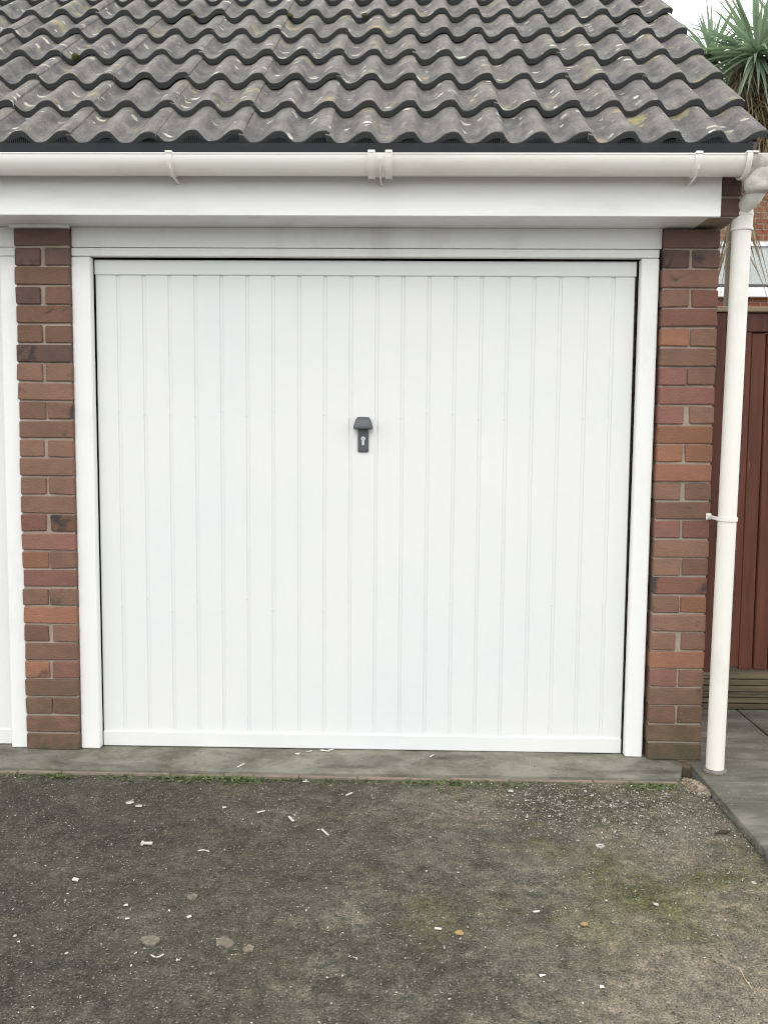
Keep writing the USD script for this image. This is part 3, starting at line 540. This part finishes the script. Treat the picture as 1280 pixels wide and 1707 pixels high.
# downpipe
PX0, PX1, PY, PR = 2.449, 2.4685, -0.171, 0.034
dpz = np.linspace(0.004, 2.06, 12)
dpipe = add(G, 'downpipe', sweep([(PX0 + (PX1 - PX0) * z / 2.06, PY, z) for z in dpz], PR, 28), 'pipe_plastic', smooth=40)
bend = [(2.472, GY + 0.02, 2.175), (2.472, GY + 0.025, 2.162), (2.4715, GY + 0.045, 2.150), (2.471, GY + 0.085, 2.143), (2.470, PY - 0.022, 2.138), (2.4695, PY - 0.004, 2.125), (2.4695, PY, 2.10), (2.469, PY, 2.075)]
add(dpipe, 'offset_bend', sweep(bend, [0.0285] * 8, 24), 'pipe_plastic', smooth=40)
sock = lathe_z([(0.0345, 2.052), (0.0395, 2.053), (0.0405, 2.058), (0.0395, 2.063), (0.0375, 2.066), (0.0375, 2.102), (0.0395, 2.105), (0.0402, 2.11), (0.0395, 2.115), (0.0375, 2.118), (0.0375, 2.135), (0.030, 2.14)], 2.4688, PY)
add(dpipe, 'pipe_socket', sock, 'pipe_plastic', smooth=40)
cx = PX0 + (PX1 - PX0) * 0.985 / 2.06
ring = lathe_z([(0.0343, 0.9765), (0.0385, 0.9765), (0.0385, 0.9905), (0.0343, 0.9905)], cx, PY)
add(dpipe, 'pipe_clip', cat_([ring, cbox(2.418, 2.430, -0.172, -0.062, 0.9775, 0.9895, 0.001), cbox(2.412, 2.432, -0.0715, -0.064, 0.972, 0.996, 0.001)]), 'pipe_plastic', smooth=35)
add(dpipe, 'pipe_collar', lathe_z([(0.0343, 0.0), (0.047, 0.0), (0.046, 0.006), (0.0343, 0.012)], PX0, PY, 12), 'cement')

# ------------------------------------------------------------------ gate beside the garage
gt = thing('wooden_gate', 'dark red brown boarded gate behind the white downpipe', 'gate')
gy = 0.66
gx0, gx1 = 2.72, 3.62
add(gt, 'stile', cbox(gx0, gx0 + 0.115, gy, gy + 0.045, 0.20, 1.78, 0.003), 'gate_stain')
add(gt, 'stile', cbox(gx1 - 0.115, gx1, gy, gy + 0.045, 0.20, 1.78, 0.003), 'gate_stain')
add(gt, 'top_rail', cbox(gx0, gx1, gy - 0.001, gy + 0.045, 1.782, 1.868, 0.003), 'gate_stain')
k = 0; x = gx0 + 0.118
while x < gx1 - 0.12:
    wdt = min(0.072, gx1 - 0.118 - x)
    add(gt, 'board', cbox(x, x + wdt - 0.004, gy + 0.010, gy + 0.030, 0.185, 1.779, 0.005), 'gate_stain'); x += wdt
add(gt, 'backing', box(gx0 + 0.117, gx1 - 0.117, gy + 0.031, gy + 0.036, 0.2, 1.778), 'gate_stain')
add(gt, 'cap', cbox(gx0 - 0.06, gx1 + 0.03, gy - 0.02, gy + 0.06, 1.870, 1.895, 0.004, 0.001), 'cap_wood')
add(gt, 'side_board', cbox(2.428, gx0 - 0.104, gy + 0.01, gy + 0.04, 0.01, 1.868, 0.003), 'gate_stain')
add(gt, 'hinge_post', cbox(gx0 - 0.10, gx0 - 0.006, gy - 0.01, gy + 0.09, 0.0, 1.868, 0.004), 'gate_stain')
gb = thing('gravel_boards', 'weathered mossy boards stacked under the dark red gate', 'boards')
for k in range(6):
    z0 = 0.002 + k * 0.0295
    add(gb, 'board', cbox(gx0 - 0.10, gx1, gy - 0.035 + rng.uniform(-.006, .006), gy + 0.06, z0, z0 + 0.0262, 0.003, 0.001), 'weathered_wood')
add('/World', 'side_fence', cat_([box(3.63, 3.66, gy + 0.1, 6.0, 0.0, 1.7)] + [box(3.655, 3.67, gy + 0.1 + .12 * i, gy + 0.2 + .12 * i, 0.02, 1.68) for i in range(44)]), 'gate_stain', label='brown side fence running back behind the gate', cat='fence')

# ------------------------------------------------------------------ palm behind
pm = thing('cabbage_palm', 'spiky green cabbage palm with hanging dead leaves behind the garage roof', 'palm tree')
bx, by = 4.44, 5.4
add(pm, 'trunk', sweep([(bx, by, -0.2), (bx - 0.02, by, 2.2), (bx - 0.02, by, 3.6), (bx - 0.05, by, 4.9)], [0.12, 0.085, 0.08, 0.06], 14), 'trunk_bark', smooth=True)
def blade(c, d, L, w, droop, r):
    d = d / np.linalg.norm(d); side = np.cross(d, [0, 0, 1.0]); side /= max(np.linalg.norm(side), 1e-6)
    up = np.cross(side, d); V = []; n = 6
    side = side * math.cos(r) + up * math.sin(r)
    nrm = np.cross(side, d)
    for i in range(n):
        t = i / (n - 1)
        p = c + d * L * t + np.array([0, 0, -droop * L * t * t])
        ww = w * (0.55 + 0.9 * t if t < 0.4 else max(0.03, (1 - t) / 0.6)) * 0.5
        V += [p - side * ww + nrm * ww * 0.35, p, p + side * ww + nrm * ww * 0.35]
    F = []
    for i in range(n - 1):
        for j in range(2):
            a = i * 3 + j; F += [[a, a + 1, a + 4], [a, a + 4, a + 3]]
    return trimesh.Trimesh(V, F, process=False)
pr_ = np.random.default_rng(21)
heads = [(np.array([4.50, by - 0.15, 4.88]), 160, 0.80), (np.array([4.92, by + 0.15, 5.02]), 120, 0.78), (np.array([4.20, by + 0.25, 5.02]), 80, 0.6)]
for c, n, L0 in heads:
    cr = add(pm, 'crown', trimesh.creation.icosphere(subdivisions=1, radius=0.06).apply_translation(c), 'palm_green')
    for i in range(n):
        el = math.asin(np.clip(pr_.uniform(-0.75, 1.0), -1, 1)); az = pr_.uniform(0, 2 * math.pi)
        d = np.array([math.cos(el) * math.cos(az), math.cos(el) * math.sin(az), math.sin(el)])
        L = L0 * pr_.uniform(0.75, 1.15)
        add(cr, 'leaf', blade(c + d * 0.03, d, L, 0.042, 0.14 if el > 0.3 else 0.28, pr_.uniform(-.7, .7)), 'palm_green')
    add(pm, 'branch', sweep([(bx - 0.03, by, 4.2), (bx * .4 + c[0] * .6, by * .4 + c[1] * .6, 4.65), c], [0.07, 0.05, 0.045], 10), 'trunk_bark', smooth=True)
dead = []
for i in range(900):
    z = pr_.uniform(3.1, 4.6) if i % 6 == 0 else pr_.uniform(4.2, 4.9)
    az = pr_.uniform(0, 2 * math.pi); R0 = 0.10
    c = np.array([bx - 0.03 + 0.08 * math.cos(az) + (pr_.choice([0, 0.12, 0.22, 0.36, 0.45, 0.5]) if z > 4.15 else 0), by + R0 * math.sin(az), z])
    d = np.array([math.cos(az), math.sin(az), pr_.uniform(-1.6, 0.1)])
    dead.append(blade(c, d, pr_.uniform(0.25, 0.6), 0.017, pr_.uniform(0.35, 0.9), pr_.uniform(-1.2, 1.2)))
add(pm, 'dead_leaves', cat_(dead), 'dead_leaf', kind='stuff')

# ------------------------------------------------------------------ house beyond
hs = thing('brick_house', 'red brick house with a white framed window beyond the gate', 'house')
HY = 9.0
wx0, wx1, wz0, wz1 = 5.1, 7.9, 3.24, 3.96
def hbox(*a): add(hs, 'wall', box(*a), 'house_brick')
hbox(4.9, wx0, HY, HY + .3, -0.1, 5.3); hbox(wx1, 12, HY, HY + .3, -0.1, 5.3)
hbox(wx0, wx1, HY, HY + .3, -0.1, wz0); hbox(wx0, wx1, HY, HY + .3, wz1, 5.3)
add(hs, 'wall', box(4.9, 12, HY + .301, HY + 7, -0.1, 5.29), 'house_brick')
fr = add(hs, 'window', cat_([box(wx0, wx1, HY - 0.02, HY + .06, wz1 - 0.06, wz1), box(wx0, wx1, HY - 0.02, HY + .06, wz0 + 0.05, wz0 + 0.11), box(wx0, wx0 + 0.06, HY - 0.02, HY + .06, wz0 + .11, wz1 - .06), box(wx1 - 0.06, wx1, HY - 0.02, HY + .06, wz0 + .11, wz1 - .06), box(6.47, 6.53, HY - 0.02, HY + .06, wz0 + .11, wz1 - .06)]), 'house_white')
add(fr, 'sill', cbox(wx0 - 0.06, wx1 + 0.06, HY - 0.10, HY + 0.02, wz0 - 0.03, wz0 + 0.049, 0.004), 'house_white')
add(fr, 'pane', box(wx0 + .06, wx1 - .06, HY + 0.02, HY + 0.026, wz0 + .11, wz1 - .06), 'window_glass')
add(fr, 'blind', box(wx0 + .06, wx1 - .06, HY + 0.029, HY + 0.034, wz0 + .16, wz1 - .06), 'house_white')
add(hs, 'eaves_board', box(4.7, 12.1, HY - 0.3, HY - 0.27, 5.22, 5.42), 'house_white')
add(hs, 'roof', prism_x([(HY - 0.35, 5.40), (HY + 3.5, 7.4), (HY + 7.4, 5.40), (HY + 7.4, 5.30), (HY - 0.35, 5.30)], 4.7, 12.1), 'cement')

# ------------------------------------------------------------------ moss, weeds, grit and litter on the ground
def zg(x, y): return 0.003 if y > -0.25 else GZ + 0.002
weeds = []
wr = np.random.default_rng(33)
spots = [(-0.08, .06, 26, .03), (0.15, .05, 14, .025), (0.33, .05, 22, .028), (0.45, .09, 44, .03), (0.625, .08, 70, .028), (0.98, .09, 20, .016), (1.28, .07, 34, .018), (1.44, .10, 60, .02), (1.667, .08, 26, .016), (2.147, .07, 52, .022), (2.23, .06, 40, .02), (1.9, .1, 18, .014), (-0.25, .06, 12, .02), (0.8, .06, 14, .016), (1.1, .06, 12, .015)]
for sx, sp, n, hh in spots:
    for i in range(int(n * 1.6)):
        x = sx + wr.normal(0, sp * 0.6); y = -0.276 - abs(wr.normal(0, 0.026))
        az = wr.uniform(0, 2 * math.pi); d = np.array([math.cos(az) * 0.8, math.sin(az) * 0.8, wr.uniform(0.3, 1.1)])
        weeds.append(blade(np.array([x, y, GZ - 0.001]), d, hh * wr.uniform(.5, 1.3), 0.010, 0.3, wr.uniform(-.5, .5)))
add('/World', 'moss_and_weeds', cat_(weeds), 'weed_green', kind='stuff', label='low green moss and weeds along the foot of the concrete threshold', cat='moss')
def chip(c, r, rr):
    v = rr.normal(0, 1, (7, 3)); v /= np.linalg.norm(v, axis=1, keepdims=True); v *= rr.uniform(0.6, 1.15, (7, 1)) * r; v[:, 2] *= 0.6
    h = trimesh.convex.convex_hull(v); h.apply_translation(c); return h
protos = [chip((0, 0, 0), 1.0, wr) for _ in range(14)]
def grit(n, fx, rmin, rmax, seed):
    rr = np.random.default_rng(seed); Vs, Fs = [], []; o = 0
    for i in range(n):
        x, y = fx(rr); p = protos[rr.integers(14)]
        r = rmin + (rmax - rmin) * rr.random() ** 3
        a = rr.uniform(0, 6.28); Rm = np.array([[math.cos(a), -math.sin(a), 0], [math.sin(a), math.cos(a), 0], [0, 0, 1]])
        v = (np.asarray(p.vertices) @ Rm.T) * r + (x, y, zg(x, y) + r * 0.15)
        Vs.append(v); Fs.append(np.asarray(p.faces) + o); o += len(v)
    return trimesh.Trimesh(np.vstack(Vs), np.vstack(Fs), process=False)
def area(rr):
    while True:
        x, y = rr.uniform(-0.8, 2.36), rr.uniform(-2.2, -0.285)
        return x, y
def corner(rr):
    while True:
        x, y = 2.0 + rr.normal(0, 0.30), -0.42 - abs(rr.normal(0, 0.26)) + rr.uniform(0, .2)
        if x < 2.35 and y < -0.285: return x, y
def onslab(rr): return rr.uniform(-0.5, 2.25), rr.uniform(-0.24, -0.05)
add('/World', 'pale_gravel', grit(6500, corner, 0.0018, 0.0060, 2), 'pale_grit', kind='stuff', label='pale loose gravel gathered on the drive by the right hand brick pier', cat='gravel')
add('/World', 'loose_grit', cat_([grit(30000, area, 0.0017, 0.0052, 1), grit(900, onslab, 0.0011, 0.0036, 3)]), 'grit_stone', kind='stuff', label='pale loose stone chips scattered over the dark tarmac', cat='grit')
def heap():
    rr = np.random.default_rng(8); Vs, Fs = [], []; o = 0
    for i in range(2200):
        a, b = rr.normal(0, 1), rr.normal(0, 1); q = a * a + b * b
        if q > 5: continue
        p = protos[rr.integers(14)]; r = rr.uniform(0.0016, 0.0052)
        z = -0.02 + rr.uniform(0, 1) * 0.020 * math.exp(-q / 1.6)
        v = np.asarray(p.vertices) * r + (2.338 + 0.021 * a - 0.004 * b, -0.292 + 0.042 * b, z)
        Vs.append(v); Fs.append(np.asarray(p.faces) + o); o += len(v)
    return trimesh.Trimesh(np.vstack(Vs), np.vstack(Fs), process=False)
add('/World', 'sand_heap', heap(), 'sand_grit', label='small heap of sandy grit between the threshold and the paving', cat='sand', kind='stuff')
def dark_edge(rr):
    y = rr.uniform(-1.5, -0.32); return 2.372 + rr.normal(0, 0.012), y
add('/World', 'edge_crumbs', grit(420, dark_edge, 0.0015, 0.0065, 9), 'grit_stone', kind='stuff', label='pale crumbs along the joint of tarmac and paving', cat='crumbs')

def litter(name, label, cat, mesh, m, pos, rot=0.0, group=None):
    t = path('/World', name)
    mesh = mesh.copy(); mesh.apply_transform(trimesh.transformations.rotation_matrix(rot, (0, 0, 1)))
    me = usdkit.mesh(stage, t, mesh, LK[m], smooth=False)
    me.AddTranslateOp().Set(Gf.Vec3d(pos[0], pos[1], zg(*pos)))
    tag(me.GetPrim(), label, cat, group)
def stick(l, w=0.008, h=0.003): return cbox(-l * .44, l * .44, -w * .42, w * .42, 0.0002, h + 0.0002, 0.0008, 0.0011)
D = math.radians
GRP = 'white plastic offcuts on the ground'
litter('offcut', 'thick white bent offcut alone on the dark tarmac at left', 'offcut', cat_([cbox(-.017, .017, -.006, .004, .0005, .007, .001, .001), cbox(-.017, -.010, -.012, .004, .001, .011, .001)]), 'offcut_white', (0.423, -0.847), D(5), GRP)
litter('offcut', 'short stubby white offcut farthest left on the tarmac', 'offcut', stick(.02, .009, .006), 'offcut_white', (0.282, -1.087), D(-15), GRP)
litter('offcut', 'white sliver on the concrete threshold by its front edge', 'offcut', stick(.05, .007), 'offcut_white', (0.606, -0.207), D(65), GRP)
litter('offcut', 'white sliver pointing right beside a worn tan patch of tarmac', 'offcut', stick(.034, .007), 'offcut_white', (0.746, -0.586), D(32), GRP)
litter('offcut', 'cream sliver lying across the worn tan patch of tarmac', 'offcut', stick(.048, .008), 'offcut_white', (0.858, -0.640), D(-62), GRP)
litter('offcut', 'longest cream sliver, nearest to the camera below the tan patch', 'offcut', stick(.058, .0085), 'offcut_white', (0.983, -0.737), D(-58), GRP)
litter('offcut', 'white sliver in front of the threshold to the right of the cross', 'offcut', stick(.042, .007), 'offcut_white', (1.043, -0.421), D(52), GRP)
litter('offcut', 'tiny white cross of two slivers at the foot of the threshold', 'offcut', cat_([stick(.026, .004), stick(.026, .004).apply_transform(trimesh.transformations.rotation_matrix(1.4, (0, 0, 1))).apply_translation((0, 0, .003))]), 'offcut_white', (0.873, -0.31), D(10), GRP)
litter('offcut', 'white V shaped shaving against the bottom of the door', 'offcut', cat_([stick(.045, .006), stick(.03, .005).apply_transform(trimesh.transformations.rotation_matrix(1.1, (0, 0, 1))).apply_translation((.022, .012, .003))]), 'offcut_white', (0.92, -0.03), D(-20), GRP)
litter('offcut', 'small flat white chip on the threshold below the door rail', 'offcut', stick(.020, .014, .003), 'offcut_white', (0.812, -0.072), D(-12), GRP)
litter('offcut', 'thin white sliver on the threshold between chip and V shaving', 'offcut', stick(.028, .006), 'offcut_white', (0.857, -0.040), D(38), GRP)
litter('offcut', 'lone white sliver on the threshold right of the door centre', 'offcut', stick(.036, .006), 'offcut_white', (1.355, -0.068), D(62), GRP)
litter('offcut', 'tiny white square chip on tarmac between weeds and bent offcut', 'offcut', stick(.014, .007), 'offcut_white', (0.613, -0.556), D(3), GRP)
def curl(l, amp): 
    t = np.linspace(-.5, .5, 7); return sweep(np.c_[t * l, amp * np.cos(t * 4), 0.002 + 0 * t], 0.0018, 6)
litter('shaving', 'thin curved white shaving on the middle of the tarmac', 'shaving', curl(.036, .006), 'offcut_white', (0.615, -0.889), D(-8))
litter('shaving', 'curled white shaving near the bottom of the photo at left', 'shaving', curl(.03, .008), 'offcut_white', (0.625, -1.459), D(190))
for p, r, l, lab in (((0.497, -1.290), 20, .013, 'white chip left of the tan stones in the foreground'), ((0.662, -1.275), 55, .016, 'slanted white chip above the tan stones'), ((0.472, -1.220), 5, .012, 'small white chip nearest above two others at lower left'),
                     ((1.609, -1.212), 12, .022, 'flat white chip on tarmac to the right of centre'), ((1.579, -1.508), 20, .018, 'white chip in the right foreground near the picture bottom'), ((1.333, -1.310), -15, .020, 'pale chip just left of the orange leaf'), ((1.714, -1.549), -10, .012, 'tiny bright chip lowest in the right foreground')):
    litter('chip', lab, 'chip', stick(l, .007, .003), 'offcut_white', p, D(r), 'white chips on the tarmac')
t = np.linspace(0, 2 * math.pi, 25)
litter('washer', 'pale round washer lying on the tarmac right of centre', 'washer', lathe_z([(0.005, .0005), (0.013, .0005), (0.013, .004), (0.005, .004), (0.005, .0005)], 0, 0, 20), 'pale_stone', (1.870, -0.806))
def pebble(r, f, seed):
    m = trimesh.creation.icosphere(subdivisions=2, radius=1.0); vv = np.array(m.vertices); vv *= 1 + 0.5 * (meshkit.noise(vv * 1.6 + seed, seed)[:, None] - 0.5); m.vertices = vv * (r, r * 0.8, r * f); return m
def flake(r, seed):
    n = 28; a = np.linspace(0, 2 * math.pi, n, endpoint=False)
    rad = r * (0.45 + 1.1 * meshkit.fbm(np.c_[np.cos(a) * 1.7 + seed, np.sin(a) * 1.7, 0 * a], 4, seed))
    P = np.c_[rad * np.cos(a), rad * 0.85 * np.sin(a)]
    V = np.vstack([np.c_[P, np.full(n, -0.004)], np.c_[P, np.full(n, 0.0012)], np.c_[P * 0.7, np.full(n, 0.0026)], [[0, 0, 0.0028]]])
    F = []
    for k in range(n):
        m = (k + 1) % n
        for l in (0, 1): F += [[l * n + k, l * n + m, (l + 1) * n + m], [l * n + k, (l + 1) * n + m, (l + 1) * n + k]]
        F.append([2 * n + k, 2 * n + m, 3 * n])
    return trimesh.Trimesh(V, F, process=False)
litter('leaf', 'curled orange leaf in the foreground right of centre', 'leaf', pebble(.0115, .45, 2), 'orange_leaf', (1.388, -1.325))
litter('leaf', 'smaller faded orange leaf to the right of the brighter one', 'leaf', pebble(.010, .35, 5), 'orange_leaf', (1.728, -1.269))
for p, r, lab in (((0.589, -1.388), .024, 'flat tan stone leftmost in the foreground row'), ((0.783, -1.389), .025, 'flat tan stone in the middle of the foreground row'), ((0.847, -1.415), .017, 'smaller tan stone right of the middle one'), ((0.644, -1.164), .017, 'flat tan stone lying farther back than the foreground row')):
    litter('tan_stone', lab, 'stone', flake(r, int(r * 1000)), 'tan_stone', p, r * 90, 'flat tan stones in the tarmac')
for p, r, lab in (((2.274, -1.023), .011, 'pale stone at the right edge of the tarmac'), ((1.951, -1.158), .012, 'pale stone left of the mossy right part of the drive'), ((1.636, -0.363), .015, 'pale stone just in front of the threshold'), ((0.231, -1.381), .007, 'white pebble at the left edge of the foreground'), ((0.394, -1.454), .007, 'white pebble in the lower left foreground'), ((0.271, -0.524), .020, 'flat pale flake left of another behind the bent offcut'), ((0.311, -0.553), .016, 'narrow pale flake right of another behind the bent offcut')):
    litter('pale_stone', lab, 'stone', pebble(r * .75, .25, int(r * 3000)), 'pale_stone', p, r * 200, 'pale stones on the drive')
litter('twig', 'short dark twig on the gravelly corner beside the paving', 'twig', sweep([(-.03, 0, .004), (-.005, .003, .008), (.012, -.002, .007), (.034, .006, .005)], [.003, .006, .006, .002], 7), 'twig_bark', (2.298, -0.698), D(15))
litter('straw', 'thin dry straw at the lower right of the drive', 'straw', sweep([(-.04, 0, .003), (0, .004, .005), (.045, 0, .003)], .0012, 5), 'straw', (2.07, -1.505), D(88))
# cushions of moss on the roof
for (u, s), r, lab in (((-0.207, 3 * GAUGE - 0.012), .02, 'green moss cushion on the roof at the left picture edge'), ((0.19, 5 * GAUGE - .012), .014, 'dark moss cushion under a tile high on the roof left of another'), ((0.66, 5 * GAUGE - .012), .014, 'moss cushion high on the roof above the gutter bracket'), ((1.02, 5 * GAUGE - .012), .016, 'moss cushion high on the roof nearest its centre')):
    p = path('/World', 'moss_cushion'); m = pebble(r, .7, int(u * 10) + 40)
    yy, zz = dn(s, -0.028)
    me = usdkit.mesh(stage, p, m, LK['moss_green'], smooth=True); me.AddTranslateOp().Set(Gf.Vec3d(u, yy, zz)); tag(me.GetPrim(), lab, 'moss', 'moss cushions on the roof')
